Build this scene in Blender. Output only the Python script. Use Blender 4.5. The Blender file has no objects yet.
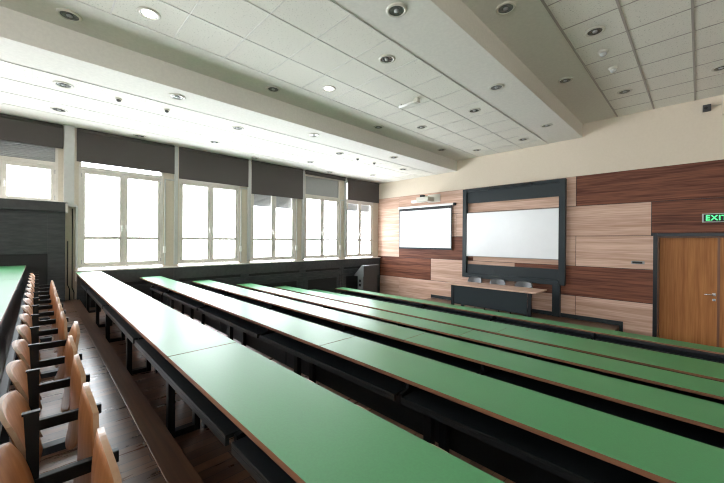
import bpy, bmesh, math, random
from mathutils import Vector, Matrix, Euler
random.seed(7)
C = bpy.context.scene.collection
R = math.radians

# ------------------------------------------------------------------ materials
def mat(name, col, rough=0.5, metal=0.0, spec=0.5, col2=None, scale=(1, 1, 1), nscale=5.0, detail=6,
        bump=0.0, lo=0.35, hi=0.65, coat=0.0, rvar=0.0, dist=0.0):
    m = bpy.data.materials.new(name); m.use_nodes = True
    nt = m.node_tree; b = nt.nodes['Principled BSDF']
    b.inputs['Base Color'].default_value = (*col, 1)
    b.inputs['Roughness'].default_value = rough
    b.inputs['Metallic'].default_value = metal
    b.inputs['Specular IOR Level'].default_value = spec
    b.inputs['Coat Weight'].default_value = coat
    b.inputs['Coat Roughness'].default_value = 0.15
    tc = nt.nodes.new('ShaderNodeTexCoord'); mp = nt.nodes.new('ShaderNodeMapping')
    mp.inputs['Scale'].default_value = scale
    nt.links.new(tc.outputs['Object'], mp.inputs['Vector'])
    nz = nt.nodes.new('ShaderNodeTexNoise'); nz.inputs['Scale'].default_value = nscale
    nz.inputs['Detail'].default_value = detail; nz.inputs['Roughness'].default_value = 0.6
    nz.inputs['Distortion'].default_value = dist
    nt.links.new(mp.outputs['Vector'], nz.inputs['Vector'])
    if col2 is None: col2 = tuple(c * 0.93 for c in col)
    cr = nt.nodes.new('ShaderNodeValToRGB')
    cr.color_ramp.elements[0].position = lo; cr.color_ramp.elements[1].position = hi
    cr.color_ramp.elements[0].color = (*col2, 1); cr.color_ramp.elements[1].color = (*col, 1)
    nt.links.new(nz.outputs['Fac'], cr.inputs['Fac'])
    nt.links.new(cr.outputs['Color'], b.inputs['Base Color'])
    if bump:
        bp = nt.nodes.new('ShaderNodeBump'); bp.inputs['Strength'].default_value = bump
        bp.inputs['Distance'].default_value = 0.002
        nt.links.new(nz.outputs['Fac'], bp.inputs['Height']); nt.links.new(bp.outputs['Normal'], b.inputs['Normal'])
    if rvar:
        mr = nt.nodes.new('ShaderNodeMapRange'); mr.inputs['To Min'].default_value = rough - rvar
        mr.inputs['To Max'].default_value = rough + rvar
        nt.links.new(nz.outputs['Fac'], mr.inputs['Value']); nt.links.new(mr.outputs['Result'], b.inputs['Roughness'])
    return m

def wood(name, c1, c2, axis='x', rough=0.45, nscale=3.0, bump=0.1, coat=0.0, spec=0.5):
    """long grain: two stretched noises mixed, fine streaks over broad bands"""
    m = mat(name, c1, rough, spec=spec, coat=coat)
    nt = m.node_tree; b = nt.nodes['Principled BSDF']
    s = {'x': (0.35, 9, 9), 'y': (9, 0.35, 9), 'z': (9, 9, 0.35)}[axis]
    tc = [n for n in nt.nodes if n.type == 'TEX_COORD'][0]
    oi = nt.nodes.new('ShaderNodeObjectInfo')
    add = nt.nodes.new('ShaderNodeVectorMath'); add.operation = 'MULTIPLY_ADD'
    cmb = nt.nodes.new('ShaderNodeCombineXYZ')
    for i in range(3): nt.links.new(oi.outputs['Random'], cmb.inputs[i])
    nt.links.new(cmb.outputs[0], add.inputs[0]); add.inputs[1].default_value = (13, 17, 19)
    nt.links.new(tc.outputs['Object'], add.inputs[2])
    outs = []
    for k, (mul, det) in enumerate(((1.0, 3), (5.0, 5))):
        mp = nt.nodes.new('ShaderNodeMapping'); mp.inputs['Scale'].default_value = tuple(q * mul for q in s)
        nt.links.new(add.outputs[0], mp.inputs['Vector'])
        nz = nt.nodes.new('ShaderNodeTexNoise'); nz.inputs['Scale'].default_value = nscale / 3
        nz.inputs['Detail'].default_value = det; nz.inputs['Distortion'].default_value = 0.6 if k == 0 else 0.1
        nt.links.new(mp.outputs['Vector'], nz.inputs['Vector']); outs.append(nz)
    mx = nt.nodes.new('ShaderNodeMath'); mx.operation = 'ADD'
    nt.links.new(outs[0].outputs['Fac'], mx.inputs[0]); nt.links.new(outs[1].outputs['Fac'], mx.inputs[1])
    hf = nt.nodes.new('ShaderNodeMath'); hf.operation = 'MULTIPLY'; hf.inputs[1].default_value = 0.5
    nt.links.new(mx.outputs[0], hf.inputs[0])
    cr = nt.nodes.new('ShaderNodeValToRGB')
    cr.color_ramp.elements[0].position = 0.38; cr.color_ramp.elements[1].position = 0.62
    cr.color_ramp.elements[0].color = (*c2, 1); cr.color_ramp.elements[1].color = (*c1, 1)
    nt.links.new(hf.outputs[0], cr.inputs['Fac']); nt.links.new(cr.outputs['Color'], b.inputs['Base Color'])
    if bump:
        bp = nt.nodes.new('ShaderNodeBump'); bp.inputs['Strength'].default_value = bump
        bp.inputs['Distance'].default_value = 0.002
        nt.links.new(hf.outputs[0], bp.inputs['Height']); nt.links.new(bp.outputs['Normal'], b.inputs['Normal'])
    return m

def emit(name, col, st):
    m = bpy.data.materials.new(name); m.use_nodes = True; nt = m.node_tree
    b = nt.nodes['Principled BSDF']; b.inputs['Base Color'].default_value = (*col, 1)
    b.inputs['Emission Color'].default_value = (*col, 1); b.inputs['Emission Strength'].default_value = st
    return m

def glass(name, tint=(1, 1, 1)):
    m = bpy.data.materials.new(name); m.use_nodes = True; nt = m.node_tree
    nt.nodes.remove(nt.nodes['Principled BSDF'])
    out = [n for n in nt.nodes if n.type == 'OUTPUT_MATERIAL'][0]
    t = nt.nodes.new('ShaderNodeBsdfTransparent'); t.inputs['Color'].default_value = (*tint, 1)
    g = nt.nodes.new('ShaderNodeBsdfGlossy'); g.inputs['Roughness'].default_value = 0.01
    lw = nt.nodes.new('ShaderNodeLayerWeight'); lw.inputs['Blend'].default_value = 0.5
    pw = nt.nodes.new('ShaderNodeMath'); pw.operation = 'POWER'; pw.inputs[1].default_value = 5.0
    fr = nt.nodes.new('ShaderNodeMath'); fr.operation = 'MULTIPLY_ADD'; fr.inputs[1].default_value = 0.9; fr.inputs[2].default_value = 0.03
    nt.links.new(lw.outputs['Facing'], pw.inputs[0]); nt.links.new(pw.outputs[0], fr.inputs[0])
    mx = nt.nodes.new('ShaderNodeMixShader')
    nt.links.new(fr.outputs[0], mx.inputs[0]); nt.links.new(t.outputs[0], mx.inputs[1]); nt.links.new(g.outputs[0], mx.inputs[2])
    nt.links.new(mx.outputs[0], out.inputs['Surface'])
    return m

def parquet():
    m = mat('floor_parquet', (0.2, 0.12, 0.075), 0.25)
    nt = m.node_tree; b = nt.nodes['Principled BSDF']
    tc = [n for n in nt.nodes if n.type == 'TEX_COORD'][0]
    mp = nt.nodes.new('ShaderNodeMapping'); mp.inputs['Rotation'].default_value = (0, 0, R(90))
    nt.links.new(tc.outputs['Object'], mp.inputs['Vector'])
    br = nt.nodes.new('ShaderNodeTexBrick')
    br.inputs['Color1'].default_value = (0.19, 0.092, 0.05, 1); br.inputs['Color2'].default_value = (0.085, 0.04, 0.024, 1)
    br.inputs['Mortar'].default_value = (0.02, 0.012, 0.008, 1)
    br.inputs['Scale'].default_value = 1; br.inputs['Brick Width'].default_value = 0.42; br.inputs['Row Height'].default_value = 0.075
    br.inputs['Mortar Size'].default_value = 0.0022; br.offset = 0.37; br.inputs['Bias'].default_value = 0.0
    nt.links.new(mp.outputs['Vector'], br.inputs['Vector'])
    nz = nt.nodes.new('ShaderNodeTexNoise'); nz.inputs['Scale'].default_value = 4; nz.inputs['Detail'].default_value = 8
    m2 = nt.nodes.new('ShaderNodeMapping'); m2.inputs['Scale'].default_value = (6, 0.8, 1)
    nt.links.new(tc.outputs['Object'], m2.inputs['Vector']); nt.links.new(m2.outputs['Vector'], nz.inputs['Vector'])
    mx = nt.nodes.new('ShaderNodeMix'); mx.data_type = 'RGBA'; mx.blend_type = 'MULTIPLY'; mx.inputs[0].default_value = 0.7
    nt.links.new(br.outputs['Color'], mx.inputs[6]); nt.links.new(nz.outputs['Color'], mx.inputs[7])
    cr = nt.nodes.new('ShaderNodeValToRGB'); cr.color_ramp.elements[0].position = 0.3; cr.color_ramp.elements[1].position = 0.7
    cr.color_ramp.elements[0].color = (0.45, 0.45, 0.45, 1); cr.color_ramp.elements[1].color = (1.15, 1.15, 1.15, 1)
    nt.links.new(nz.outputs['Fac'], cr.inputs['Fac']); nt.links.new(cr.outputs['Color'], mx.inputs[7])
    nt.links.new(mx.outputs[2], b.inputs['Base Color'])
    mr = nt.nodes.new('ShaderNodeMapRange'); mr.inputs['To Min'].default_value = 0.18; mr.inputs['To Max'].default_value = 0.44; b.inputs['Specular IOR Level'].default_value = 0.75
    nt.links.new(nz.outputs['Fac'], mr.inputs['Value']); nt.links.new(mr.outputs['Result'], b.inputs['Roughness'])
    bp = nt.nodes.new('ShaderNodeBump'); bp.inputs['Strength'].default_value = 0.5; bp.inputs['Distance'].default_value = 0.003
    nt.links.new(br.outputs['Color'], bp.inputs['Height']); nt.links.new(bp.outputs['Normal'], b.inputs['Normal'])
    return m

M = dict(
    green=mat('green_laminate', (0.058, 0.27, 0.10), 0.40, spec=1.0, col2=(0.052, 0.245, 0.09), nscale=120, detail=2, bump=0.12, rvar=0.03),
    edge=wood('plywood_edge', (0.27, 0.12, 0.06), (0.12, 0.05, 0.026), 'x'),
    black=mat('black_painted_steel', (0.010, 0.012, 0.015), 0.38, spec=0.3, nscale=60, col2=(0.009, 0.011, 0.013)),
    blackboard=mat('black_laminate', (0.013, 0.017, 0.020), 0.42, nscale=40, col2=(0.010, 0.013, 0.016), bump=0.05),
    charcoal=mat('charcoal_cabinet', (0.042, 0.048, 0.052), 0.5, nscale=5, scale=(1, 1, 6), col2=(0.018, 0.023, 0.026)),
    cornice=mat('charcoal_cornice', (0.045, 0.048, 0.05), 0.5, nscale=14, col2=(0.030, 0.033, 0.036)),
    seat=wood('seat_plywood', (0.52, 0.25, 0.11), (0.38, 0.16, 0.065), 'z', rough=0.45, spec=0.25),
    seatedge=wood('seat_ply_edge', (0.55, 0.36, 0.24), (0.4, 0.24, 0.15), 'x', rough=0.4),
    light_oak=wood('light_oak_veneer', (0.64, 0.44, 0.35), (0.42, 0.26, 0.185), 'x', rough=0.45, spec=0.2),
    walnut=wood('walnut_veneer', (0.22, 0.085, 0.05), (0.075, 0.027, 0.017), 'x', rough=0.5, spec=0.15),
    doorwood=wood('door_veneer', (0.44, 0.19, 0.065), (0.28, 0.11, 0.037), 'z', rough=0.5, spec=0.15),
    doordark=wood('door_rebate', (0.20, 0.085, 0.04), (0.13, 0.055, 0.025), 'z', rough=0.45),
    cream=mat('cream_plaster', (0.66, 0.58, 0.47), 0.8, nscale=30, col2=(0.64, 0.56, 0.45), bump=0.1),
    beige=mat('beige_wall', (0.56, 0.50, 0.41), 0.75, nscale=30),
    plaster=mat('ceiling_plaster', (0.70, 0.685, 0.63), 0.85, nscale=25, bump=0.05),
    tile=mat('mineral_fibre_tile', (0.72, 0.705, 0.64), 0.9, nscale=55, detail=2, col2=(0.47, 0.46, 0.41), lo=0.30, hi=0.40, bump=0.2),
    grid=mat('ceiling_grid_metal', (0.62, 0.60, 0.56), 0.4, nscale=20),
    gridgrey=mat('ceiling_grid_grey', (0.36, 0.33, 0.30), 0.45, nscale=20),
    floor=parquet(),
    nosing=wood('nosing_board', (0.15, 0.075, 0.042), (0.075, 0.036, 0.022), 'x', rough=0.32, spec=0.7),
    riser=wood('riser_board', (0.13, 0.065, 0.04), (0.08, 0.038, 0.022), 'x', rough=0.35),
    frame=mat('window_frame_paint', (0.62, 0.59, 0.54), 0.4, nscale=20),
    column=mat('grey_pilaster', (0.48, 0.49, 0.48), 0.5, nscale=12),
    shade=mat('taupe_blind_fabric', (0.082, 0.072, 0.068), 0.8, nscale=160, detail=2, col2=(0.06, 0.053, 0.05), bump=0.3),
    slat=mat('grey_slat', (0.30, 0.31, 0.31), 0.45, nscale=20),
    white=mat('white_plastic', (0.75, 0.74, 0.71), 0.4, nscale=20),
    offwhite=mat('ivory_metal', (0.55, 0.53, 0.46), 0.4, nscale=20),
    board=mat('whiteboard_enamel', (0.78, 0.80, 0.82), 0.18, nscale=3, col2=(0.76, 0.78, 0.80)),
    screen=mat('projection_fabric', (0.85, 0.86, 0.87), 0.75, nscale=60),
    bframe=mat('dark_slate_frame', (0.020, 0.028, 0.032), 0.4, spec=0.25, nscale=20, col2=(0.02, 0.027, 0.03)),
    grey=mat('lectern_lit_grey', (0.17, 0.18, 0.185), 0.4, nscale=20),  # lighter lectern face, window light put into the colour
    dgrey=mat('dark_grey_lectern', (0.055, 0.055, 0.057), 0.45, nscale=20),
    chairgrey=mat('grey_chair_shell', (0.06, 0.06, 0.063), 0.35, nscale=20),
    chrome=mat('brushed_steel', (0.6, 0.6, 0.6), 0.25, metal=1, nscale=50),
    lampglass=mat('lamp_reflector', (0.20, 0.22, 0.20), 0.22, metal=0.6, nscale=18, col2=(0.10, 0.11, 0.10)),
    lit=emit('lit_lamp', (1, 0.98, 0.93), 6.0),
    exitgreen=emit('exit_green', (0.08, 0.85, 0.25), 0.6),
    glass=glass('window_glass'),
    darkslot=mat('dark_slot', (0.005, 0.006, 0.007), 0.6, nscale=20),
)

# ------------------------------------------------------------------ mesh helpers
class MB:
    def __init__(s): s.bm = bmesh.new(); s.mi = 0
    def box(s, a, b, bev=0.0, mi=None, rot=None):
        """axis-aligned box between corners a and b"""
        a, b = Vector(a), Vector(b)
        lo = Vector(map(min, a, b)); hi = Vector(map(max, a, b)); c = (lo + hi) / 2; d = hi - lo
        prev = set(s.bm.faces)
        g = bmesh.ops.create_cube(s.bm, size=1.0)['verts']
        mtx = Matrix.Translation(c) @ (rot.to_4x4() if rot else Matrix.Identity(4)) @ Matrix.Diagonal((*d, 1))
        bmesh.ops.transform(s.bm, matrix=mtx, verts=g)
        if bev:
            es = list({e for v in g for e in v.link_edges})
            bmesh.ops.bevel(s.bm, geom=es, offset=min(bev, min(d) * 0.45), segments=2, affect='EDGES', profile=0.6)
        k = s.mi if mi is None else mi
        for f in s.bm.faces:
            if f not in prev: f.material_index = k; f.normal_update()
        return s
    def prism(s, pts, ax, t0, t1, mi=None):
        """polygon pts (2D) extruded along axis ax from t0 to t1"""
        def P(p, t):
            q = list(p); q.insert(ax, t); return q
        A = [s.bm.verts.new(P(p, t0)) for p in pts]; B = [s.bm.verts.new(P(p, t1)) for p in pts]
        k = s.mi if mi is None else mi
        fs = [s.bm.faces.new(A), s.bm.faces.new(B[::-1])]
        for i in range(len(pts)):
            j = (i + 1) % len(pts); fs.append(s.bm.faces.new((A[j], A[i], B[i], B[j])))
        for f in fs: f.material_index = k
        return s
    def tube(s, path, r, seg=10, mi=None):
        k = s.mi if mi is None else mi
        path = [Vector(p) for p in path]; rings = []
        for i, p in enumerate(path):
            t = (path[min(i + 1, len(path) - 1)] - path[max(i - 1, 0)]).normalized()
            u = t.orthogonal().normalized() if abs(t.z) > 0.9 or abs(t.z) < 1e-6 and False else t.cross(Vector((0.13, 0.27, 1))).normalized()
            v = t.cross(u).normalized()
            rings.append([s.bm.verts.new(p + r * (math.cos(2 * math.pi * j / seg) * u + math.sin(2 * math.pi * j / seg) * v)) for j in range(seg)])
        for a, b in zip(rings, rings[1:]):
            for j in range(seg):
                f = s.bm.faces.new((a[j], a[(j + 1) % seg], b[(j + 1) % seg], b[j])); f.material_index = k; f.smooth = True
        for rg in (rings[0][::-1], rings[-1]):
            f = s.bm.faces.new(rg); f.material_index = k
        return s
    def lathe(s, prof, c=(0, 0, 0), seg=28, mi=None):
        """(radius, z) profile about the vertical through c"""
        k = s.mi if mi is None else mi; rings = []
        for r, z in prof:
            if r < 1e-6: rings.append([s.bm.verts.new((c[0], c[1], c[2] + z))])
            else: rings.append([s.bm.verts.new((c[0] + r * math.cos(2 * math.pi * j / seg), c[1] + r * math.sin(2 * math.pi * j / seg), c[2] + z)) for j in range(seg)])
        for a, b in zip(rings, rings[1:]):
            for j in range(seg):
                n = (j + 1) % seg
                if len(a) == 1: vs = (a[0], b[n], b[j])
                elif len(b) == 1: vs = (a[j], a[n], b[0])
                else: vs = (a[j], a[n], b[n], b[j])
                f = s.bm.faces.new(vs); f.material_index = k; f.smooth = True
        return s
    def build(s, name, mats, parent=None, absolute=True, smooth=False, loc=None):
        bmesh.ops.recalc_face_normals(s.bm, faces=s.bm.faces)
        me = bpy.data.meshes.new(name)
        off = Vector((0, 0, 0))
        if absolute:
            if parent is not None:
                p = parent
                while p: off += p.location; p = p.parent
            elif loc is not None: off = Vector(loc)
        bmesh.ops.translate(s.bm, vec=-off, verts=s.bm.verts)
        s.bm.to_mesh(me); s.bm.free()
        for m in (mats if isinstance(mats, (list, tuple)) else [mats]): me.materials.append(M[m] if isinstance(m, str) else m)
        if smooth: me.shade_smooth() if hasattr(me, 'shade_smooth') else None
        o = bpy.data.objects.new(name, me); C.objects.link(o)
        if parent is not None: o.parent = parent
        elif loc is not None: o.location = loc
        return o

def tag(o, label=None, cat=None, group=None, kind=None):
    if label: o['label'] = label
    if cat: o['category'] = cat
    if group: o['group'] = group
    if kind: o['kind'] = kind
    return o
def empty(name, loc, label=None, cat=None, group=None, kind=None):
    o = bpy.data.objects.new(name, None); o.empty_display_size = 0.1; C.objects.link(o); o.location = loc
    return tag(o, label, cat, group, kind)
def copy_tree(o, parent=None):
    c = o.copy(); C.objects.link(c)
    if parent is not None: c.parent = parent
    for ch in list(o.children): copy_tree(ch, c)
    return c
def struct(o): o['kind'] = 'structure'; return o

ORD = ['first', 'second', 'third', 'fourth', 'fifth', 'sixth', 'seventh', 'eighth', 'ninth', 'tenth', 'eleventh', 'twelfth',
       'thirteenth', 'fourteenth', 'fifteenth', 'sixteenth', 'seventeenth', 'eighteenth', 'nineteenth', 'twentieth']

# ------------------------------------------------------------------ dimensions (camera at the origin here; the whole
# model is shifted and scaled to metres at the very end)
XW = -9.1            # window wall
D = 9.81             # front wall
XR, YB = 2.6, -6.2   # right and back walls
FZ = -2.33           # front floor
ROWY = [-0.567, 0.538, 1.63, 2.726, 3.84, 4.97, 6.07, 7.13]
ROWZ = [-0.504, -0.68, -0.856, -1.032, -1.208, -1.384, -1.595, -1.605]
LEFT = [-9.0 + 0.2, -8.8, -8.8, -8.8, -8.8, -8.8, -8.8, -8.8]
Z1, Z2, Z3 = 2.30, 2.65, 2.99
XS1, XS2 = -5.6, -2.09

# ------------------------------------------------------------------ floor tiers
FX0, FX1 = -9.06, XR
def tier(y0, y1, z, first=False):
    m = MB()
    m.box((FX0, y0, FZ - 0.1), (FX1, y1, z))
    o = struct(m.build('floor', 'floor'))
    return o
edges = [-0.50] + [ROWY[k] + 0.065 for k in range(1, 7)]     # front edge of tier k
tier(YB, edges[0], ROWZ[0] - 0.77)
for k in range(0, 6):
    z = ROWZ[k + 1] - 0.77 + 0.176                            # tier in front of desk k
    z = ROWZ[k] - 0.77 if k else ROWZ[0] - 0.756
    tier(edges[k], edges[k + 1], z)
    m = MB(); m.box((FX0, edges[k + 1] - 0.125, z), (FX1, edges[k + 1] + 0.012, z + 0.006), 0.003)
    m.box((FX0, edges[k + 1], ROWZ[k + 1] - 0.77), (FX1, edges[k + 1] + 0.008, z))
    struct(m.build('trim_%d' % (k + 1), 'nosing'))
TZ = [ROWZ[0] - 0.756] + [ROWZ[k] - 0.77 for k in range(1, 7)] + [FZ]
m = MB(); m.box((FX0, edges[6], FZ - 0.1), (FX1, D + 0.4, FZ)); struct(m.build('floor', 'floor'))

# ------------------------------------------------------------------ walls
# window wall: sill wall, piers, lintel
BAYS = [-1.35, 0.55, 2.44, 4.33, 6.20, 8.04, 9.83]            # pier centres between the window bays
m = MB()
m.box((XW - 0.13, YB, FZ - 0.1), (XW, D + 0.3, -0.66))
m.box((XW - 0.13, YB, 2.18), (XW, D + 0.3, Z1 + 0.2))
m.box((XW - 0.13, -1.27, -0.66), (XW, 0.285, 0.72))
m.box((XW - 0.13, YB, -0.66), (XW, -5.0, 2.18)); m.box((XW - 0.13, -3.35, -0.66), (XW, -3.05, 2.18)); m.box((XW - 0.13, -1.45, -0.66), (XW, -1.27, 2.18))
for y0, y1 in ((0.285, 0.60), (2.16, 2.50), (4.06, 4.39), (5.91, 6.25), (7.77, 8.08), (9.53, D + 0.3)):
    m.box((XW - 0.13, y0, -0.66), (XW, y1, 2.18))
struct(m.build('wall_left', 'beige'))
# front wall with a door opening
DX0, DX1, DZ = -0.70, 1.36, 0.185
m = MB()
m.box((XW - 0.13, D + 0.02, FZ - 0.1), (DX0, D + 0.4, Z3 + 0.2))
m.box((DX1, D + 0.02, FZ - 0.1), (XR + 0.3, D + 0.4, Z3 + 0.2))
m.box((DX0, D + 0.02, DZ), (DX1, D + 0.4, Z3 + 0.2))
wf = struct(m.build('wall_front', 'cream'))
m = MB(); m.box((XR, YB, FZ - 0.1), (XR + 0.2, D + 0.4, Z3 + 0.2)); struct(m.build('wall_right', 'cream'))
FILL_BW = [(-2.6, -0.4), (0.2, 2.2)]          # back wall windows, unseen, added to brighten the room
m = MB(); m.box((XW - 0.13, YB - 0.13, FZ - 0.1), (XR + 0.2, YB, 0.2)); m.box((XW - 0.13, YB - 0.13, 2.1), (XR + 0.2, YB, Z3 + 0.2))
for a_, b_ in zip([XW - 0.13] + [q[1] for q in FILL_BW], [q[0] for q in FILL_BW] + [XR + 0.2]): m.box((a_, YB - 0.13, 0.2), (b_, YB, 2.1))
struct(m.build('wall_back', 'cream'))
# veneer cladding on the front wall
zr = [1.68, 0.915, 0.153, -0.612, -1.375, -2.138, FZ]
clad = [
    (0, XW, -8.0, 'light_oak'), (0, -8.0, -5.25, 'light_oak'), (0, -5.25, -2.21, 'light_oak'), (0, -2.21, XR, 'walnut'),
    (1, XW, -8.0, 'light_oak'), (1, -8.0, -5.6, 'light_oak'), (1, -5.6, -3.7, 'light_oak'), (1, -3.7, -0.755, 'light_oak'), (1, -0.755, XR, 'walnut'),
    (2, XW, -8.0, 'light_oak'), (2, -8.0, -5.0, 'walnut'), (2, -5.0, -2.21, 'light_oak'), (2, -2.21, DX0, 'light_oak'),
    (3, XW, -6.57, 'walnut'), (3, -6.57, -3.72, 'light_oak'), (3, -3.72, DX0, 'walnut'),
    (4, XW, -8.0, 'light_oak'), (4, -8.0, -5.1, 'light_oak'), (4, -5.1, -2.21, 'light_oak'), (4, -2.21, DX0, 'light_oak'),
    (5, XW, -5.1, 'light_oak'), (5, -5.1, DX0, 'light_oak'),
    (2, DX1, XR, 'walnut'), (3, DX1, XR, 'walnut'), (4, DX1, XR, 'light_oak'), (5, DX1, XR, 'light_oak')]
for r, x0, x1, mt in clad:
    z1, z0 = zr[r], zr[r + 1]
    if r == 1 and x1 == XR:                                   # row cut round the door head
        z0 = DZ + 0.02
    m = MB(); m.box((x0 + 0.006, D, z0 + 0.006), (x1 - 0.006, D + 0.019, z1 - 0.006), 0.002)
    m.build('wood_panel', mt, wf)
m = MB(); m.box((XW, D + 0.012, FZ), (DX0, D + 0.0205, 1.68)); m.box((DX0, D + 0.012, DZ + 0.02), (XR, D + 0.0205, 1.68))
m.box((DX1, D + 0.012, FZ), (XR, D + 0.0205, DZ + 0.02)); m.build('panel_backing', 'darkslot', wf)

# ------------------------------------------------------------------ ceiling: three levels stepping up away from the windows
def ceiling_level(x0, x1, z, tx, xlines, wide, gm, label):
    m = MB(); m.box((x0, YB, z), (x1, D + 0.05, z + 0.12), mi=0)
    o = struct(m.build('ceiling', 'plaster'))
    a, b = min(xlines), max(xlines)
    m = MB(); m.box((a, YB, z - 0.004), (b, D + 0.02, z + 0.001)); m.build('ceiling_tiles', 'tile', o)
    m = MB()
    for xl in xlines: m.box((xl - wide / 2, YB, z - 0.010), (xl + wide / 2, D + 0.015, z - 0.003), 0.001)
    y = -0.067 - 0.6665 * 4
    while y < D: m.box((a, y - 0.007, z - 0.009), (b, y + 0.007, z - 0.003)); y += 0.6665
    m.build('ceiling_grid', gm, o)
    return o
ceiling_level(XW - 0.1, XS1, Z1, None, [-6.33, -6.99, -7.65, -8.31], 0.018, 'grid', '')
ceiling_level(XS1, XS2, Z2, None, [-4.86, -4.205, -3.535, -2.87], 0.018, 'grid', '')
ceiling_level(XS2, XR + 0.1, Z3, None, [-1.38, -0.73, -0.08, 0.57, 1.22, 1.87], 0.03, 'gridgrey', '')
m = MB(); m.box((XS1 - 0.10, YB, Z1 + 0.001), (XS1 + 0.004, D + 0.02, Z2 + 0.06)); struct(m.build('trim_8', 'plaster'))
m = MB(); m.box((XS2 - 0.10, YB, Z2 + 0.001), (XS2 + 0.004, D + 0.02, Z3 + 0.06)); struct(m.build('trim_9', 'plaster'))

# ------------------------------------------------------------------ downlights and detectors
def downlight(x, y, z, label, group, lit=False, first={}):
    if lit not in first:
        t = empty('downlight', (x, y, z))
        r = MB(); r.lathe([(0.086, -0.006), (0.092, -0.016), (0.104, -0.018), (0.118, -0.012), (0.122, -0.004), (0.122, 0.0)], seg=32)
        r.build('trim_ring', 'offwhite', t, absolute=False)
        r = MB(); r.lathe([(0.088, -0.010), (0.07, -0.006), (0.066, -0.0075), (0.05, -0.005), (0.0, -0.005)], seg=32)
        r.build('reflector', 'lampglass', t, absolute=False)
        r = MB()
        if lit: r.lathe([(0.074, -0.008), (0.05, -0.016), (0.0, -0.020)], seg=24)
        else: r.lathe([(0.03, -0.006), (0.03, -0.016), (0.0, -0.018)], seg=16)
        r.build('lamp', 'lit' if lit else 'slat', t, absolute=False)
        first[lit] = t
    else:
        t = copy_tree(first[lit]); t.location = (x, y, z)
    tag(t, label, 'ceiling light', group)
P = 1.3425
cols = [  # x, level z, first y, period, description
    (-8.72, Z1, [1.6, 4.31, 7.0], 'in the ceiling border above the blinds'),
    (-7.99, Z1, [0.256, 2.95, 5.68, 8.325], 'in the tiles nearest the windows'),
    (-6.65, Z1, [0.262, 2.92, 5.66, 8.33], 'in the low ceiling tiles beside the step'),
    (-5.9, Z1, [1.59, 4.29, 6.98], 'in the low ceiling border at the step edge'),
    (-5.24, Z2, [0.257, 2.935, 5.647, 8.33], 'in the shaded band above the step'),
    (-4.535, Z2, [0.92, 3.606, 6.342, 9.06], 'in the left tiles of the middle ceiling'),
    (-3.2, Z2, [0.92, 3.618, 6.287, 8.935], 'in the right tiles of the middle ceiling'),
    (-2.45, Z2, [0.25, 2.93, 5.6, 8.245], 'in the border right of the middle tiles'),
    (-1.755, Z3, [1.6, 4.265, 6.947], 'in the smooth band of the high ceiling'),
    (-1.055, Z3, [0.2, 2.93, 5.623, 8.28], 'in the high ceiling tiles'),
    (0.238, Z3, [5.62, 8.3], 'in the high ceiling at the right edge')]
from math import sin, cos
def visible(p):                                             # rough test: inside the camera's frame
    fx, fy = -0.7144, 0.6997
    d = p[0] * fx + p[1] * fy; r = p[0] * 0.6997 + p[1] * 0.7144
    return d > 0.2 and abs(r / d) < 1.105 and abs(p[2] / d) < 0.80
for x, z, ys, what in cols:
    ys = [y for y in ys if visible((x, y, z))]
    for i, y in enumerate(ys):
        lit = (x, y) in ((-4.535, 0.92), (-4.535, 3.606))
        downlight(x, y, z, '%s downlight %s, %s from near end' % ('lit' if lit else 'recessed', what, ORD[i]) if len(ys) > 1
                  else 'round recessed downlight ' + what, 'round ceiling downlights', lit)
# small ceiling sensors
def sensor(x, y, z, label, big=False):
    t = empty('smoke_detector', (x, y, z), label, 'smoke detector', 'ceiling detectors')
    k = 1.5 if big else 1.0
    a = MB(); a.lathe([(0.045 * k, 0), (0.045 * k, -0.018 * k), (0.038 * k, -0.024 * k), (0.0, -0.024 * k)]); a.build('base', 'offwhite', t, absolute=False)
    a = MB(); a.lathe([(0.03 * k, -0.024 * k), (0.032 * k, -0.040 * k), (0.02 * k, -0.055 * k), (0.0, -0.058 * k)]); a.build('sensor_head', 'column' if big else 'dgrey', t, absolute=False)
sensor(-6.664, 0.933, Z1, 'dark-tipped detector on the low ceiling tiles, nearest the camera', False)
sensor(-6.616, 1.618, Z1, 'dark-tipped detector on the low ceiling tiles, second from the camera')
sensor(-6.708, 6.38, Z1, 'tiny detector far down the low ceiling, before the last one')
sensor(-6.71, 7.053, Z1, 'tiny detector far down the low ceiling, closest to the front wall')
sensor(-1.07, 6.299, Z3, 'white round detector on the high ceiling, nearer of the pair', True)
sensor(-1.05, 7.018, Z3, 'white round detector on the high ceiling, farther of the pair', True)
t = empty('emergency_light', (-3.88, 5.01, Z2), 'slim white tube emergency light under the middle ceiling tiles', 'emergency light')
a = MB(); a.tube([(-4.10, 5.01, Z2 - 0.05), (-3.72, 5.01, Z2 - 0.05)], 0.026, 12); a.build('tube', 'white', t)
a = MB(); a.box((-3.73, 4.965, Z2 - 0.09), (-3.64, 5.055, Z2), 0.008); a.box((-4.08, 4.995, Z2 - 0.05), (-4.05, 5.025, Z2)); a.build('mount', 'offwhite', t)

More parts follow.
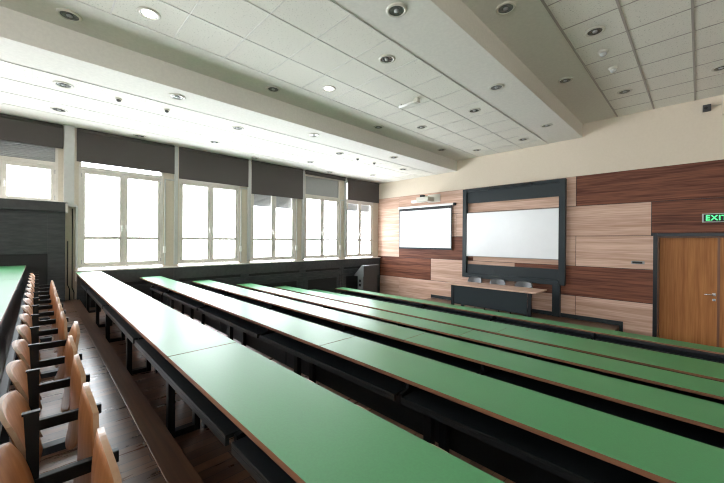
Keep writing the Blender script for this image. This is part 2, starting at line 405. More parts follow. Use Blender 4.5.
# ------------------------------------------------------------------ windows
def casement(par, y0, y1, z0, z1, munt=None, hinge_left=True):
    """one sash: stiles, rails, optional muntin, pane"""
    x = XW - 0.05; w = 0.075
    a = MB()
    a.box((x - 0.03, y0, z0), (x + 0.03, y0 + w, z1), 0.006); a.box((x - 0.03, y1 - w, z0), (x + 0.03, y1, z1), 0.006)
    a.box((x - 0.029, y0 + w, z0), (x + 0.029, y1 - w, z0 + 0.07), 0.006); a.box((x - 0.029, y0 + w, z1 - 0.08), (x + 0.029, y1 - w, z1), 0.006)
    if munt is not None: a.box((x - 0.026, y0 + w, munt - 0.032), (x + 0.026, y1 - w, munt + 0.032), 0.004)
    s = a.build('sash', 'frame', par)
    g = MB(); g.box((x - 0.004, y0 + w - 0.005, z0 + 0.06), (x + 0.004, y1 - w + 0.005, z1 - 0.07)); g.build('pane', 'glass', s)
    h = MB(); yy = y0 + 0.012 if hinge_left else y1 - 0.012
    for zz in (z0 + 0.09, z1 - 0.12): h.tube([(x + 0.036, yy, zz - 0.04), (x + 0.036, yy, zz + 0.04)], 0.009, 8)
    h.build('hinge', 'slat', s)
    return s
def handle(par, y, z):
    x = XW - 0.02
    h = MB(); h.box((x, y - 0.016, z - 0.04), (x + 0.012, y + 0.016, z + 0.04), 0.004); h.tube([(x + 0.01, y, z), (x + 0.05, y, z), (x + 0.052, y, z - 0.11)], 0.011, 8)
    h.build('handle', 'white', par)
WB = [(0.59, 2.17), (2.49, 4.07), (4.38, 5.92), (6.24, 7.78), (8.07, 9.54)]
for i, (y0, y1) in enumerate(WB):
    w = empty('window_%d' % (i + 2), (XW, (y0 + y1) / 2, -0.62), kind='structure')
    x = XW - 0.05; f = 0.055
    a = MB()
    a.box((x - 0.05, y0, -0.62), (x + 0.045, y0 + f, 2.2), 0.005); a.box((x - 0.05, y1 - f, -0.62), (x + 0.045, y1, 2.2), 0.005)
    a.box((x - 0.05, y0 + f, -0.62), (x + 0.045, y1 - f, -0.575), 0.005); a.box((x - 0.05, y0 + f, 1.46), (x + 0.045, y1 - f, 1.53), 0.005)
    a.box((x - 0.05, y0 + f, 2.13), (x + 0.045, y1 - f, 2.2), 0.005)
    a.build('window_frame', 'frame', w)
    ym = (y0 + y1) / 2
    casement(w, y0 + f - 0.01, ym + 0.002, -0.578, 1.462, 0.02, True)
    casement(w, ym + 0.004, y1 - f + 0.01, -0.578, 1.462, 0.02, False)
    handle(w, ym - 0.035, 0.28); handle(w, ym + 0.045, 0.28)
    g = MB(); g.box((x - 0.004, y0 + f - 0.01, 1.525), (x + 0.004, y1 - f + 0.01, 2.135)); g.build('transom_pane', 'glass', w)
    if i in (2, 4):      # outside slatted blinds let part way down
        b = MB()
        zz = 1.45
        while zz > (1.02 if i == 2 else 1.12):
            b.box((x - 0.14, y0 + f, zz - 0.02), (x - 0.10, y1 - f, zz + 0.012), rot=Euler((0, R(35), 0)).to_matrix()); zz -= 0.038
        b.build('outside_blind', 'slat', w)
    if i == 3:           # grey sheet standing in for the ceiling reflected in the transom glass
        b = MB(); b.box((x + 0.008, y0 + f - 0.002, 1.525), (x + 0.014, y1 - f + 0.002, 2.135)); b.build('transom_reflection', 'slat', w)
# bay nearest the camera: a shallow window above the tall cabinet
w = empty('window_1', (XW, -0.5, 0.74), kind='structure')
x = XW - 0.05
a = MB()
a.box((x - 0.05, 0.24, 0.70), (x + 0.045, 0.30, 2.2), 0.005); a.box((x - 0.05, -1.3, 0.70), (x + 0.045, -1.24, 2.2), 0.005)
a.box((x - 0.05, -1.24, 0.70), (x + 0.045, 0.24, 0.745), 0.005); a.box((x - 0.05, -1.24, 1.46), (x + 0.045, 0.24, 1.54), 0.005)
a.box((x - 0.05, -1.24, 2.13), (x + 0.045, 0.24, 2.2), 0.005); a.build('window_frame', 'frame', w)
casement(w, -0.505, 0.25, 0.735, 1.465, None, False); casement(w, -1.25, -0.507, 0.735, 1.465, None, True)
handle(w, -0.55, 1.08); handle(w, -0.46, 1.08)
g = MB(); g.box((x - 0.004, -1.25, 1.535), (x + 0.004, 0.25, 2.135)); g.build('transom_pane', 'glass', w)
b = MB(); zz = 2.12
while zz > 1.545:
    b.box((x + 0.012, -1.24, zz - 0.016), (x + 0.034, 0.25, zz + 0.010), rot=Euler((0, R(-28), 0)).to_matrix()); zz -= 0.033
b.build('slatted_blind', 'slat', w)
for i, (y0, y1) in enumerate([(-5.02, -3.33), (-3.07, -1.43)]):  # two more windows behind the camera, added for extra daylight
    w = empty('window_%d' % (i + 7), (XW, (y0 + y1) / 2, -0.62), kind='structure')
    x = XW - 0.05; a = MB(); ym = (y0 + y1) / 2
    for ya, yb in ((y0, y0 + .055), (ym - 0.07, ym + 0.07), (y1 - .055, y1)): a.box((x - 0.05, ya, -0.66), (x + 0.045, yb, 2.2), 0.005)
    for za in (-0.66, 0.0, 1.46, 2.13): a.box((x - 0.04, y0 + 0.055, za), (x + 0.04, y1 - 0.055, za + 0.07), 0.005)
    a.build('window_frame', 'frame', w)
    g = MB(); g.box((x - 0.004, y0 + 0.05, -0.6), (x + 0.004, y1 - 0.05, 2.14)); g.build('pane', 'glass', w)
for i, (x0, x1) in enumerate(FILL_BW):  # added windows out of view, there to lift the room's brightness
    w = empty('window_%d' % (i + 9), ((x0 + x1) / 2, YB, 0.2), kind='structure')
    y = YB - 0.06; a = MB(); xm = (x0 + x1) / 2
    for xa, xb in ((x0, x0 + .055), (xm - 0.05, xm + 0.05), (x1 - .055, x1)): a.box((xa, y - 0.05, 0.2), (xb, y + 0.045, 2.1), 0.005)
    for za in (0.2, 2.04): a.box((x0 + 0.055, y - 0.04, za), (x1 - 0.055, y + 0.04, za + 0.06), 0.005)
    a.build('window_frame', 'frame', w)
    g = MB(); g.box((x0 + 0.05, y - 0.004, 0.25), (x1 - 0.05, y + 0.004, 2.06)); g.build('pane', 'glass', w)
# pilasters and narrow side panels between the bays
m = MB(); m.box((XW, 0.365, 0.70), (XW + 0.12, 0.525, Z1), 0.004); m.box((XW, 0.30, 0.655), (XW + 0.13, 0.56, 0.70), 0.004)
m.box((XW, 0.55, -0.62), (XW + 0.06, 0.59, 0.68), 0.004); struct(m.build('trim_10', 'column'))
k = 11
for yc, yp in ((2.43, 2.20), (4.325, 4.10), (6.18, 5.95), (8.02, 7.81)):
    m = MB(); m.box((XW, yc - 0.04, -0.62), (XW + 0.07, yc + 0.035, Z1), 0.004)
    m.box((XW, yp - 0.02, -0.62), (XW + 0.03, yp + 0.01, 1.47), 0.003); m.box((XW, yp - 0.02, 1.44), (XW + 0.03, yc - 0.04, 1.475), 0.003)
    struct(m.build('trim_%d' % k, 'column')); k += 1
# roller blinds
for (y0, y1, zb, what) in ((-1.32, 0.355, 1.815, 'roller blind of the shallow window over the tall cabinet'),
                           (0.56, 2.38, 1.60, 'roller blind over the large window nearest the tall cabinet, bright gap beneath'),
                           (2.475, 4.275, 1.505, 'roller blind over the second large window from the left'),
                           (4.37, 6.13, 1.325, 'lowest-hanging roller blind, over the middle of the five large windows'),
                           (6.225, 7.97, 2.16, 'roller blind rolled nearly all the way up, over the fourth large window'),
                           (8.065, 9.76, 1.50, 'roller blind over the large window next to the front wall')):
    t = empty('roller_blind', (XW + 0.09, (y0 + y1) / 2, zb), 'dark taupe fabric ' + what, 'blind', 'fabric roller blinds along the windows')
    a = MB(); a.box((XW + 0.085, y0, zb + 0.02), (XW + 0.091, y1, Z1 - 0.02)); a.build('fabric', 'shade', t)
    a = MB(); a.tube([(XW + 0.088, y0 + 0.01, Z1 - 0.04), (XW + 0.088, y1 - 0.01, Z1 - 0.04)], 0.034, 12); a.build('roller', 'shade', t)
    a = MB(); a.box((XW + 0.08, y0, zb), (XW + 0.098, y1, zb + 0.022), 0.004); a.build('bottom_bar', 'shade', t)
# wall switches low between the windows
for n, (yy, what) in enumerate(((2.185, 'first'), (4.09, 'second'), (5.935, 'third'), (7.80, 'fourth'))):
    a = MB(); a.box((XW, yy - 0.03, -0.33), (XW + 0.045, yy + 0.03, -0.17), 0.008)
    tag(a.build('crank_box', 'white', loc=(XW, yy, -0.25)), 'small white blind crank box on the window frame, %s from the left' % what, 'blind crank', 'blind crank boxes')

# ------------------------------------------------------------------ low radiator cabinets under the windows
seams = [0.57, 2.36, 4.16, 6.10, 7.76, D - 0.02]
XC = -8.95
for i in range(5):
    y0, y1 = seams[i] + 0.004, seams[i + 1] - 0.004
    t = empty('radiator_cabinet', (XC - 0.05, (y0 + y1) / 2, FZ),
              'charcoal radiator cabinet under the %s large window from the left' % ORD[i], 'cabinet', 'charcoal cabinets under the windows')
    zb = FZ
    a = MB(); a.box((XW + 0.005, y0, zb), (XC - 0.02, y1, -0.69)); a.build('body', 'charcoal', t)
    a = MB(); a.box((XC - 0.02, y0, -0.96), (XC + 0.012, y1, -0.69), 0.003); a.build('cornice', 'cornice', t)
    a = MB(); a.box((XC - 0.02, y0 + 0.12, -1.035), (XC - 0.008, y1 - 0.12, -0.965)); a.build('vent_slot', 'darkslot', t)
    a = MB()
    a.box((XC - 0.02, y0, zb), (XC, y0 + 0.10, -0.96), 0.003); a.box((XC - 0.02, y1 - 0.10, zb), (XC, y1, -0.96), 0.003)
    a.box((XC - 0.02, y0 + 0.10, -1.20), (XC, y1 - 0.10, -1.04), 0.003); a.box((XC - 0.02, y0 + 0.10, zb), (XC, y1 - 0.10, zb + 0.22), 0.003)
    a.build('face_frame', 'charcoal', t)
    a = MB(); a.box((XC - 0.02, y0 + 0.22, zb + 0.30), (XC - 0.012, y1 - 0.22, -1.30), 0.002); a.build('grille', 'darkslot', t)
m = MB(); m.box((XW + 0.005, 0.55, -0.688), (XC + 0.02, D - 0.005, -0.662), 0.003)
m.box((XW + 0.005, 0.55, -0.88), (XC + 0.02, 0.566, -0.688), 0.003)
tag(m.build('window_ledge', 'frame', loc=(XC, 5, -0.67)), 'long pale ledge lying on top of the charcoal cabinets under the windows', 'window ledge')
# tall cabinet at the far left
XT = -8.9
t = empty('tall_cabinet', (XT - 0.1, -0.5, ROWZ[0] - 0.756), 'tall charcoal cabinet with a heavy cornice at the far left below a shallow window', 'cabinet')
zb = TZ[0] - 0.0
a = MB(); a.box((XW + 0.005, -1.6, zb), (XT - 0.03, 0.385, 0.55)); a.build('body', 'charcoal', t)
a = MB(); a.box((XW + 0.005, -1.62, 0.54), (XT + 0.03, 0.392, 0.725), 0.004); a.build('cornice', 'cornice', t)
a = MB(); a.box((XT - 0.03, 0.13, zb), (XT, 0.385, 0.47), 0.003); a.box((XT - 0.03, -1.6, -0.30), (XT, 0.13, 0.47), 0.003)
a.box((XT - 0.03, -1.6, zb), (XT, -1.3, -0.30), 0.003); a.build('face_frame', 'charcoal', t)
a = MB(); a.box((XT - 0.03, -1.3, zb + 0.01), (XT - 0.02, 0.13, -0.30)); a.build('grille', 'darkslot', t)
a = MB(); a.box((XW + 0.005, 0.386, 0.52), (XT + 0.034, 0.42, 0.70), 0.003); a.box((XW + 0.006, -1.62, 0.726), (XT + 0.034, 0.42, 0.735)); a.build('edge_strip', 'frame', t)
# heating pipes
for (ya, yb, za, cc) in ((0.43, 0.46, -0.95, 'left'), (0.50, 0.53, -1.02, 'right')):
    a = MB(); xx = XW + 0.05
    a.tube([(xx, ya, -0.05 if cc == 'left' else 0.62), (xx, ya, za), (xx, (ya + yb) / 2, za - 0.04), (xx, yb, za - 0.09), (xx, yb, ROWZ[0] - 0.756)], 0.009, 8)
    tag(a.build('heating_pipe', 'black', loc=(xx, ya, ROWZ[0] - 0.756)), 'thin black wall pipe beside the tall cabinet, %s of the two' % cc, 'pipe', 'wall pipes')

# ------------------------------------------------------------------ desks
SEAM = [-8.8, -5.89, -2.15, 1.59]
JOINT = [-8.0, -6.97, -5.10, -3.23, -1.35, 0.52, 1.57]
LEGX = [-8.35, -6.88, -5.78, -4.25, -2.70, -1.2, 0.3, 1.45]
names = ['green-topped lecture desk behind the folding seats at the left edge',
         'long green-topped lecture desk closest to the camera, sweeping through the foreground',
         'long green-topped lecture desk, second from the camera, open black shelf below',
         'long green-topped lecture desk, third from the camera',
         'long green-topped lecture desk, fourth from the camera',
         'long green-topped lecture desk, fifth from the camera',
         'long green-topped lecture desk, sixth from the camera, mostly hidden by the fifth',
         'narrow green-topped front desk standing apart before the stage']
for k in range(8):
    y0, zt = ROWY[k], ROWZ[k]; wd = 0.405 if k < 7 else 0.36; y1 = y0 + wd
    fz = TZ[k] if k else TZ[0]
    fl = {0: edges[0]}.get(k)
    floor_z = (ROWZ[k] - 0.77) if k < 7 else FZ
    t = empty('lecture_desk', (-4, y0 + 0.2, floor_z), names[k], 'desk', 'rows of green lecture desks')
    seam = list(SEAM); seam[0] = LEFT[k] if k < 7 else -8.55
    for a0, a1 in zip(seam, seam[1:]):
        a = MB(); a.box((a0 + 0.003, y0, zt - 0.025), (a1 - 0.003, y1, zt), 0.0015, mi=1)
        for f in a.bm.faces:
            if f.normal.z > 0.9 and f.calc_center_median().z > zt - 0.001: f.material_index = 0
        b2 = a.build('tabletop', ['green', 'edge'], t)
    jo = JOINT if k < 7 else [-8.3] + JOINT[1:]
    ys0 = y0 + 0.022; zs = zt - 0.14; yp = y0 + wd - 0.05
    for a0, a1 in zip(jo, jo[1:]):
        a = MB(); a.box((a0 + 0.03, ys0, zs - 0.018), (a1 - 0.03, yp, zs), 0.003)
        a.box((a0 + 0.03, ys0, zs - 0.045), (a1 - 0.03, ys0 + 0.018, zs - 0.017), 0.003)
        a.build('book_shelf', 'blackboard', t)
        a = MB(); a.box((a0 + 0.006, yp, zt - 0.545), (a1 - 0.006, yp + 0.02, zt - 0.031), 0.002)
        a.build('modesty_panel', 'blackboard', t)
    for xj in jo[1:-1]:
        a = MB(); a.prism([(ys0 + 0.03, zs - 0.06), (yp, zs - 0.10), (yp, zt - 0.03), (ys0 + 0.10, zt - 0.03), (ys0 + 0.10, zs + 0.02), (ys0 + 0.03, zs + 0.004)], 0, xj - 0.012, xj + 0.012)
        a.build('shelf_bracket', 'black', t)
    for xl in LEGX:
        a = MB(); yn = y0 + 0.135; yf = y0 + 0.335
        a.box((xl - 0.03, yn, floor_z), (xl + 0.03, yn + 0.045, zs - 0.018), 0.003)
        a.box((xl - 0.03, yf - 0.022, floor_z), (xl + 0.03, yf + 0.022 - 0.003, zs - 0.018), 0.003)
        a.box((xl - 0.03, yn + 0.045, floor_z + 0.002), (xl + 0.03, yf - 0.022, floor_z + 0.045), 0.003)
        a.build('leg_frame', 'black', t)

# ------------------------------------------------------------------ tip-up seats
def shell(w, h, th, lean, cup, scurve, k=0.75, nu=12, nv=12):
    """curved plywood shell standing in the XZ plane, centre at the origin; front faces +Y"""
    bm = bmesh.new()
    def pt(u, v):
        X = w / 2 * u * math.sqrt(1 - k * v * v / 2); Z = h / 2 * v * math.sqrt(1 - k * u * u / 2)
        Y = -math.tan(lean) * Z + cup * (X / (w / 2)) ** 2 + scurve * math.sin(v * 2.2)
        return Vector((X, Y, Z))
    G = {}
    for s_ in (0, 1):
        for i in range(nu + 1):
            for j in range(nv + 1):
                u, v = -1 + 2 * i / nu, -1 + 2 * j / nv
                G[s_, i, j] = bm.verts.new(pt(u, v) + Vector((0, (s_ - 0.5) * th, 0)))
    for i in range(nu):
        for j in range(nv):
            for s_ in (0, 1):
                q = [G[s_, i, j], G[s_, i + 1, j], G[s_, i + 1, j + 1], G[s_, i, j + 1]]
                f = bm.faces.new(q if s_ == 0 else q[::-1]); f.smooth = True
    ring = [(i, 0) for i in range(nu)] + [(nu, j) for j in range(nv)] + [(i, nv) for i in range(nu, 0, -1)] + [(0, j) for j in range(nv, 0, -1)]
    for a_, b_ in zip(ring, ring[1:] + ring[:1]):
        f = bm.faces.new((G[0, a_[0], a_[1]], G[1, a_[0], a_[1]], G[1, b_[0], b_[1]], G[0, b_[0], b_[1]])); f.material_index = 1
    return bm
def make_seat(tilt):
    """origin: floor below the seat's centre at the desk front plane; local z 0 = tier floor (1.26 under the eye)"""
    H = 1.26
    t = empty('folding_chair', (0, 0, 0))
    s_ = MB(); s_.bm.free(); s_.bm = shell(0.42, 0.31, 0.014, R(18), 0.03, 0.006, k=0.55)
    bmesh.ops.translate(s_.bm, vec=(0, -0.05, H - 0.735), verts=s_.bm.verts)
    s_.build('backrest', ['seat', 'seatedge'], t, absolute=False)
    no_pan = tilt is None; tilt = tilt or 0.0
    s_ = MB(); s_.bm.free(); s_.bm = shell(0.42, 0.43, 0.017, R(-7), 0.035, -0.012, k=0.85)
    bmesh.ops.rotate(s_.bm, cent=(0, 0, 0), matrix=Matrix.Rotation(tilt, 3, 'X'), verts=s_.bm.verts)
    bmesh.ops.translate(s_.bm, vec=(0, 0.123 + (0.015 if tilt else 0), H - 0.805), verts=s_.bm.verts)
    if no_pan: s_.bm.free()
    else: s_.build('seat', ['seat', 'seatedge'], t, absolute=False)
    a = MB(); xp = 0.234
    a.prism([(-0.032, H - 0.553), (0.004, H - 0.553), (0.004, H - 0.80), (-0.012, H - 0.82), (-0.02, H - 0.80)], 0, xp - 0.009, xp + 0.009)
    a.box((xp - 0.011, -0.036, H - 0.557), (xp + 0.011, 0.006, H - 0.549), 0.002)
    a.build('side_plate', 'black', t, absolute=False)
    a = MB(); a.box((xp - 0.014, -0.02, H - 0.808), (xp + 0.014, 0.212, H - 0.765), 0.004); a.build('support_arm', 'black', t, absolute=False)
    a = MB(); a.tube([(-0.217, 0.165, H - 0.79), (xp, 0.165, H - 0.79)], 0.008, 8); a.build('hinge_rod', 'black', t, absolute=False)
    return t
SP = 0.4675
protoA = None; protoB = None; protoC = None
def seat_row(k, ns, labelf, group):
    global protoA, protoB, protoC
    for i, n in enumerate(ns):
        tl = (k == 0 and n == 3)
        if k == 0 and n >= 11:
            if protoC is None: protoC = make_seat(None); o = protoC
            else: o = copy_tree(protoC)
        elif tl:
            if protoB is None: protoB = make_seat(R(-11)); o = protoB
            else: o = copy_tree(protoB)
        else:
            if protoA is None: protoA = make_seat(0.0); o = protoA
            else: o = copy_tree(protoA)
        o.location = (-1.714 - SP * n, ROWY[k] + 0.567 - (0.02 if k else 0), ROWZ[k] + 0.504 - 1.26 - (0.12 if k else 0))
        tag(o, labelf(i), 'folding chair', group)
seat_row(0, list(range(-1, 14)), lambda i: 'orange-brown plywood tip-up seat in the left foreground row, %s from the camera' % ORD[i], 'tip-up seats in the left foreground row')
for k in range(1, 2):
    what = ['', 'first long desk', 'second long desk', 'third long desk', 'fourth long desk', 'fifth long desk'][k]
    seat_row(k, list(range(-2, 14)), lambda i: 'plywood tip-up seat just beyond the %s, %s from its camera-side end' % (what, ORD[i]), 'tip-up seats beyond the ' + what)
for k in range(0, 2):
    t = empty('seat_rail', (-4, ROWY[k] + 0.5, TZ[k]), ['black steel rail with floor feet carrying the left foreground seats'][0] if k == 0 else
              'black steel seat rail on floor feet just beyond the closest long desk', 'seat rail', 'seat rails')
    yb = ROWY[k] + 0.567 - (0.02 if k else 0); zf = ROWZ[k] + 0.504 - 1.26 - (0.015 if k else 0); dz = 0.105 if k else 0
    a = MB(); a.box((-8.1, yb - 0.15, zf + 1.26 - 0.86 - dz), (0.9, yb - 0.115, zf + 1.26 - 0.81 - dz), 0.003); a.build('rail', 'black', t)
    for xl in (-7.0, -5.6, -4.15, -2.68, -1.2, 0.3):
        a = MB(); a.box((xl - 0.03, yb - 0.16, zf), (xl + 0.03, yb - 0.112, zf + 0.40 - dz), 0.003)
        a.box((xl - 0.035, yb - 0.17, zf), (xl + 0.035, yb + 0.21, zf + 0.045), 0.004); a.build('foot', 'black', t)

# ------------------------------------------------------------------ front wall fittings
# sliding whiteboard unit
t = empty('whiteboard_unit', (-3.86, D - 0.08, -1.96), 'tall dark-framed whiteboard unit on the front wall, larger board of the two', 'whiteboard')
yf, yk = D - 0.13, D - 0.002
a = MB()
a.box((-5.30, yf, -1.13), (-5.17, yk, 1.645), 0.006); a.box((-2.57, yf, -1.13), (-2.42, yk, 1.645), 0.006)
a.box((-5.17, yf, 1.555), (-2.57, yk, 1.645), 0.006); a.box((-5.17, yf - 0.03, -1.13), (-2.57, yk, -1.0), 0.006); a.build('frame', 'bframe', t)
a = MB(); a.box((-5.17, yf + 0.05, 1.20), (-2.57, yk, 1.555)); a.build('upper_panel', 'bframe', t)
a = MB(); a.box((-5.17, yf + 0.05, -1.0), (-2.57, yk, -0.72)); a.build('lower_panel', 'bframe', t)
a = MB(); a.box((-5.165, yf + 0.02, -0.455), (-2.575, yf + 0.045, 0.88), 0.003); a.build('board', 'board', t)
for za, zb_ in ((0.88, 0.892), (-0.47, -0.455)):
    a = MB(); a.box((-5.168, yf + 0.018, za), (-2.572, yf + 0.048, zb_)); a.build('board_rail', 'slat', t)
a = MB(); a.box((-4.47, yf - 0.08, 1.575), (-3.22, yf, 1.635), 0.01); a.build('lamp_bar', 'darkslot', t)
a = MB(); a.box((-2.71, yf, -1.955), (-2.53, yk - 0.022, -1.13), 0.004); a.build('support_post', 'bframe', t)
# projection screen
t = empty('projection_screen', (-6.83, D - 0.05, -0.3), 'white pull-down projection screen with thin black border on the left of the front wall', 'projection screen')
ys = D - 0.07
a = MB(); a.box((-7.93, ys, -0.24), (-5.73, ys + 0.006, 1.11)); a.build('screen_fabric', 'screen', t)
a = MB(); a.box((-7.945, ys - 0.003, 1.10), (-5.715, ys + 0.009, 1.19)); a.box((-7.945, ys - 0.003, -0.25), (-7.915, ys + 0.009, 1.10)); a.box((-5.745, ys - 0.003, -0.25), (-5.715, ys + 0.009, 1.10))
a.build('black_border', 'darkslot', t)
a = MB(); a.box((-7.945, ys - 0.012, -0.29), (-5.715, ys + 0.014, -0.235), 0.004); a.build('bottom_bar', 'bframe', t)
a = MB(); a.box((-7.98, ys - 0.03, 1.19), (-5.66, D - 0.001, 1.26), 0.01); a.build('casing', 'white', t)
a = MB(); a.box((-5.66, ys - 0.03, 1.185), (-5.60, D - 0.002, 1.265), 0.006); a.build('end_cap', 'bframe', t)
# projector on a wall arm
t = empty('projector', (-6.55, 9.45, 1.45), 'short-throw projector on a wall arm above the projection screen', 'projector')
a = MB(); a.box((-6.72, 9.14, 1.33), (-6.25, 9.50, 1.47), 0.015); a.build('body', 'offwhite', t)
a = MB(); a.box((-7.12, 9.38, 1.33), (-6.72, 9.50, 1.42), 0.012); a.build('side_bracket', 'white', t)
a = MB(); a.box((-6.62, 9.3, 1.47), (-6.46, D - 0.002, 1.52), 0.004); a.box((-6.70, D - 0.02, 1.34), (-6.20, D - 0.002, 1.62), 0.004); a.build('wall_arm', 'offwhite', t)
a = MB(); a.box((-6.62, 9.20, 1.465), (-6.48, 9.32, 1.55), 0.01); a.build('lens_hood', 'darkslot', t)
# switch plate, sensor, box, exit sign
t = empty('switch_plate', (-0.985, D, -0.46), 'small black and silver switch plate on the light panel left of the door', 'switch')
a = MB(); a.box((-1.10, D - 0.018, -0.495), (-0.865, D - 0.001, -0.425), 0.004); a.build('plate', 'slat', t)
a = MB(); a.box((-1.08, D - 0.024, -0.483), (-0.90, D - 0.018, -0.437), 0.002); a.build('rocker', 'darkslot', t)
t = empty('wall_sensor', (0.10, D + 0.02, 2.77), 'small black camera sensor high on the cream wall above the exit sign', 'sensor')
a = MB(); a.box((0.03, D - 0.06, 2.70), (0.15, D + 0.019, 2.83), 0.008); a.build('body', 'dgrey', t)
a = MB(); a.tube([(0.075, D - 0.10, 2.75), (0.075, D - 0.055, 2.76)], 0.028, 12); a.build('lens', 'darkslot', t)
a = MB(); a.tube([(0.15, D + 0.012, 2.78), (0.25, D + 0.012, 2.79), (0.33, D + 0.012, 2.80)], 0.006, 6); a.build('cable', 'offwhite', t)
a = MB(); a.box((0.30, D - 0.12, 2.56), (0.62, D + 0.019, 2.94), 0.02)
tag(a.build('wall_speaker', 'cream', loc=(0.46, D, 2.75)), 'cream wall box cut by the right edge, high beside the black sensor', 'speaker')
t = empty('exit_sign', (0.30, D, 0.51), 'black EXIT sign with glowing green letters above the door', 'exit sign')
a = MB(); a.box((0.035, D - 0.05, 0.42), (0.56, D - 0.001, 0.60), 0.008); a.build('housing', 'column', t)
a = MB(); a.box((0.058, D - 0.054, 0.437), (0.54, D - 0.049, 0.583)); a.build('face', 'darkslot', t)
cu = bpy.data.curves.new('exit_text', 'FONT'); cu.body = 'EXIT'; cu.size = 0.165; cu.extrude = 0.002; cu.offset = 0.0035; cu.space_character = 1.12
tmp = bpy.data.objects.new('exit_text', cu); C.objects.link(tmp); bpy.context.view_layer.update()
me = bpy.data.meshes.new_from_object(tmp.evaluated_get(bpy.context.evaluated_depsgraph_get()))
bpy.data.objects.remove(tmp)
xs = [v.co.x for v in me.vertices]; zs_ = [v.co.y for v in me.vertices]
sx = 0.30 / (max(xs) - min(xs)); sz = 0.105 / (max(zs_) - min(zs_))
for v in me.vertices:
    p = v.co.copy(); v.co = ((p.x - min(xs)) * sx + 0.09 - 0.30, D - 0.056 - p.z - D, (p.y - min(zs_)) * sz + 0.4575 - 0.51)
me.materials.clear(); me.materials.append(M['exitgreen'])
o = bpy.data.objects.new('lettering', me); C.objects.link(o); o.parent = t

# door
w = empty('door_1', ((DX0 + DX1) / 2, D, FZ), kind='structure')
a = MB()
a.box((DX0 - 0.02, D - 0.03, FZ), (DX0 + 0.05, D + 0.2, DZ + 0.02), 0.004); a.box((DX1 - 0.05, D - 0.03, FZ), (DX1 + 0.02, D + 0.2, DZ + 0.02), 0.004)
a.box((DX0 + 0.05, D - 0.03, DZ - 0.05), (DX1 - 0.05, D + 0.2, DZ + 0.02), 0.004); a.build('door_frame', 'black', w)
a = MB(); a.box((DX0 + 0.05, D + 0.015, FZ), (DX0 + 0.075, D + 0.2, DZ - 0.05)); a.box((DX1 - 0.075, D + 0.015, FZ), (DX1 - 0.05, D + 0.2, DZ - 0.05))
a.box((DX0 + 0.075, D + 0.015, DZ - 0.075), (DX1 - 0.075, D + 0.2, DZ - 0.05)); a.build('door_lining', 'doordark', w)
a = MB(); a.box((DX0 + 0.078, D + 0.16, FZ + 0.01), (0.262, D + 0.2, DZ - 0.078), 0.003); l1 = a.build('door_leaf', 'doorwood', w)
a = MB(); a.box((0.300, D + 0.16, FZ + 0.01), (DX1 - 0.078, D + 0.2, DZ - 0.078), 0.003); a.build('door_leaf', 'doorwood', w)
a = MB(); a.box((0.255, D + 0.165, FZ + 0.01), (0.305, D + 0.195, DZ - 0.078)); a.build('meeting_strip', 'doordark', w)
a = MB(); a.tube([(0.22, D + 0.16, -1.07), (0.22, D + 0.10, -1.07), (0.08, D + 0.10, -1.07)], 0.013, 8); a.lathe([(0, 0)], seg=8) if False else None
a.box((0.195, D + 0.152, -1.10), (0.245, D + 0.161, -1.04), 0.003); a.build('door_handle', 'chrome', l1)
a = MB(); a.box((0.195, D + 0.148, -1.205), (0.245, D + 0.161, -1.155), 0.008); a.build('key_escutcheon', 'chrome', l1)

m = MB(); m.box((DX0 - 0.1, D + 0.2, FZ - 0.1), (DX1 + 0.1, D + 0.42, DZ + 0.1)); m.build('door_light_stop', 'darkslot', wf)  # unseen block added behind the door to stop light leaking in
# stage with dark skirting above it
SX0, SX1, SY, SZ = -6.48, -1.32, 7.95, -1.96
t = empty('stage', (-3.9, 8.9, FZ), 'low wooden stage along the front wall carrying the lecturer table', 'stage')
a = MB(); a.box((SX0, SY, FZ), (SX1, D - 0.003, SZ - 0.03)); a.build('stage_body', 'riser', t)
a = MB(); a.box((SX0 - 0.01, SY - 0.02, SZ - 0.03), (SX1 + 0.01, D - 0.003, SZ), 0.003); a.build('stage_deck', 'nosing', t)
m = MB(); m.box((SX0 - 0.06, D - 0.03, SZ), (SX1 + 0.08, D + 0.0, SZ + 0.10), 0.003)
m.box((SX1 + 0.01, D - 0.03, FZ), (SX1 + 0.08, D, SZ), 0.003); m.box((SX0 - 0.06, D - 0.03, FZ), (SX0 - 0.01, D, SZ), 0.003)
struct(m.build('baseboard_front', 'bframe'))
# lecturer table
t = empty('lecturer_table', (-3.93, 8.8, SZ), 'long lecturer table with pale wood top and black front panel on the stage', 'table')
a = MB(); a.box((-5.18, 8.35, -1.235), (-2.68, 9.18, -1.205), 0.004); a.build('tabletop', 'light_oak', t)
a = MB(); a.box((-4.95, 8.47, -1.77), (-2.92, 8.49, -1.236), 0.002); a.build('front_panel', 'bframe', t)
for xl in (-4.93, -2.86):
    for yl in (8.48, 9.06):
        xq = xl if yl < 9 else (xl - 0.3 if xl > -4 else xl)
        a = MB(); a.box((xq - 0.04, yl - 0.03, SZ), (xq + 0.04, yl + 0.03, -1.236), 0.004); a.build('leg', 'black', t)
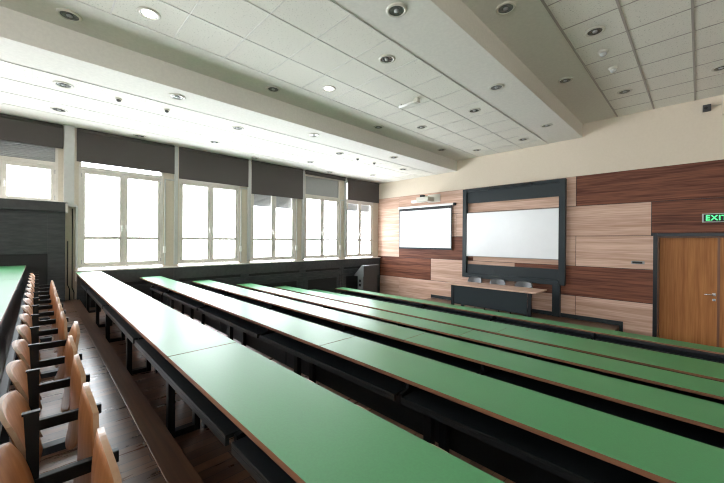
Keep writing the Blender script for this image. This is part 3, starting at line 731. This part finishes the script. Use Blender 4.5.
# three chairs behind it
def grey_chair(x, what):
    t = empty('lecturer_chair', (x, 9.3, SZ), 'grey shell chair behind the lecturer table, %s' % what, 'chair', 'grey chairs behind the lecturer table')
    s_ = MB(); s_.bm.free(); s_.bm = shell(0.46, 0.36, 0.02, R(-12), -0.05, 0.0, k=0.6)
    bmesh.ops.translate(s_.bm, vec=(x, 9.54, SZ + 0.70), verts=s_.bm.verts); s_.build('backrest', 'chairgrey', t)
    s_ = MB(); s_.box((x - 0.21, 9.12, SZ + 0.42), (x + 0.21, 9.52, SZ + 0.455), 0.015); s_.build('seat', 'chairgrey', t)
    for sx in (-1, 1):
        a = MB(); a.tube([(x + sx * 0.20, 9.50, SZ + 0.44), (x + sx * 0.20, 9.55, SZ + 0.60)], 0.012, 8); a.build('back_support', 'black', t)
        for yy in (9.14, 9.50):
            a = MB(); a.tube([(x + sx * 0.19, yy, SZ + 0.43), (x + sx * 0.205, yy + (0.02 if yy > 9.3 else -0.02), SZ + 0.002)], 0.013, 8); a.build('leg', 'black', t)
grey_chair(-4.78, 'left of the three'); grey_chair(-4.08, 'middle of the three'); grey_chair(-3.36, 'right of the three')
# lectern in the corner by the windows
t = empty('lectern', (-8.6, 8.7, FZ), 'grey lectern with slanted top in the corner between windows and front wall', 'lectern')
a = MB(); a.box((-8.74, 8.35, FZ), (-8.45, 9.10, -1.27), 0.006, mi=1)
for f in a.bm.faces:
    if f.normal.y < -0.9: f.material_index = 0  # left face in lighter grey: window light painted in
a.build('pedestal', ['grey', 'dgrey'], t)
a = MB(); a.prism([(-8.88, -1.30), (-8.40, -1.29), (-8.40, -0.90), (-8.50, -0.895), (-8.88, -1.25)], 1, 8.32, 9.14, mi=1)
a.bm.normal_update(); bmesh.ops.recalc_face_normals(a.bm, faces=a.bm.faces)
for f in a.bm.faces:
    if f.normal.y < -0.9: f.material_index = 0  # same painted window light on the side of the reading top
a.build('reading_top', ['grey', 'dgrey'], t)
for zz in (-1.46, -1.62):
    a = MB(); a.box((-8.66, 8.338, zz - 0.045), (-8.56, 8.351, zz + 0.045), 0.003); a.build('socket', 'darkslot', t)

# ------------------------------------------------------------------ camera
cam = bpy.data.cameras.new('camera'); co = bpy.data.objects.new('camera', cam); C.objects.link(co)
cam.sensor_fit = 'HORIZONTAL'; cam.sensor_width = 36; cam.lens = 330.458 * 36 / 724; cam.clip_start = 0.02; cam.clip_end = 300
th, pi_, ro = R(44.4075), R(-0.15689), R(0.3845)
fw = Vector((-cos(th) * cos(pi_), sin(th) * cos(pi_), sin(pi_))); rt = Vector((sin(th), cos(th), 0)); up = rt.cross(fw)
r2 = cos(ro) * rt + sin(ro) * up; u2 = -sin(ro) * rt + cos(ro) * up
mx = Matrix((r2, u2, -fw)).transposed().to_4x4(); co.matrix_world = mx
bpy.context.scene.camera = co

# ------------------------------------------------------------------ daylight
wd = bpy.data.worlds.new('world'); bpy.context.scene.world = wd; wd.use_nodes = True
bg = wd.node_tree.nodes['Background']; bg.inputs['Color'].default_value = (0.90, 0.95, 1.0, 1); bg.inputs['Strength'].default_value = 8.5
for i, (y0, y1) in enumerate([(-1.24, 0.24)] + WB + [(-5.02, -3.33), (-3.07, -1.43)]):
    z0, z1 = ((0.74, 2.15) if i == 0 else (-0.58, 2.15))
    L = bpy.data.lights.new('window_portal', 'AREA'); L.shape = 'RECTANGLE'; L.size = y1 - y0; L.size_y = z1 - z0
    L.cycles.is_portal = True
    lo = bpy.data.objects.new('window_portal', L); C.objects.link(lo)
    lo.location = (XW - 0.15, (y0 + y1) / 2, (z0 + z1) / 2)
    lo.rotation_euler = Vector((1, 0, 0)).to_track_quat('-Z', 'Z').to_euler()
for x0, x1 in FILL_BW:
    L = bpy.data.lights.new('window_portal', 'AREA'); L.shape = 'RECTANGLE'; L.size = x1 - x0; L.size_y = 1.9
    L.cycles.is_portal = True
    lo = bpy.data.objects.new('window_portal', L); C.objects.link(lo)
    lo.location = ((x0 + x1) / 2, YB - 0.16, 1.15)
    lo.rotation_euler = Vector((0, 1, 0)).to_track_quat('-Z', 'Z').to_euler()

# ------------------------------------------------------------------ to metres, front floor at z = 0
K = 0.9
bpy.context.view_layer.update()
for me in {o.data for o in bpy.data.objects if o.type == 'MESH'}: me.transform(Matrix.Scale(K, 4))
for L in {o.data for o in bpy.data.objects if o.type == 'LIGHT'}: L.size *= K; L.size_y *= K
for o in bpy.data.objects:
    if o.parent is None: o.location = (o.location + Vector((0, 0, -FZ))) * K
    else: o.location = o.location * K
sc = bpy.context.scene
sc.view_settings.view_transform = 'Standard'; sc.view_settings.look = 'None'; sc.view_settings.gamma = 1.0
sc.view_settings.exposure = 1.4; sc.view_settings.use_curve_mapping = False
sc.cycles.filter_width = 1.1
sc.cycles.max_bounces = 12; sc.cycles.diffuse_bounces = 8; sc.cycles.glossy_bounces = 6; sc.cycles.transparent_max_bounces = 16
sc.cycles.sample_clamp_indirect = 10
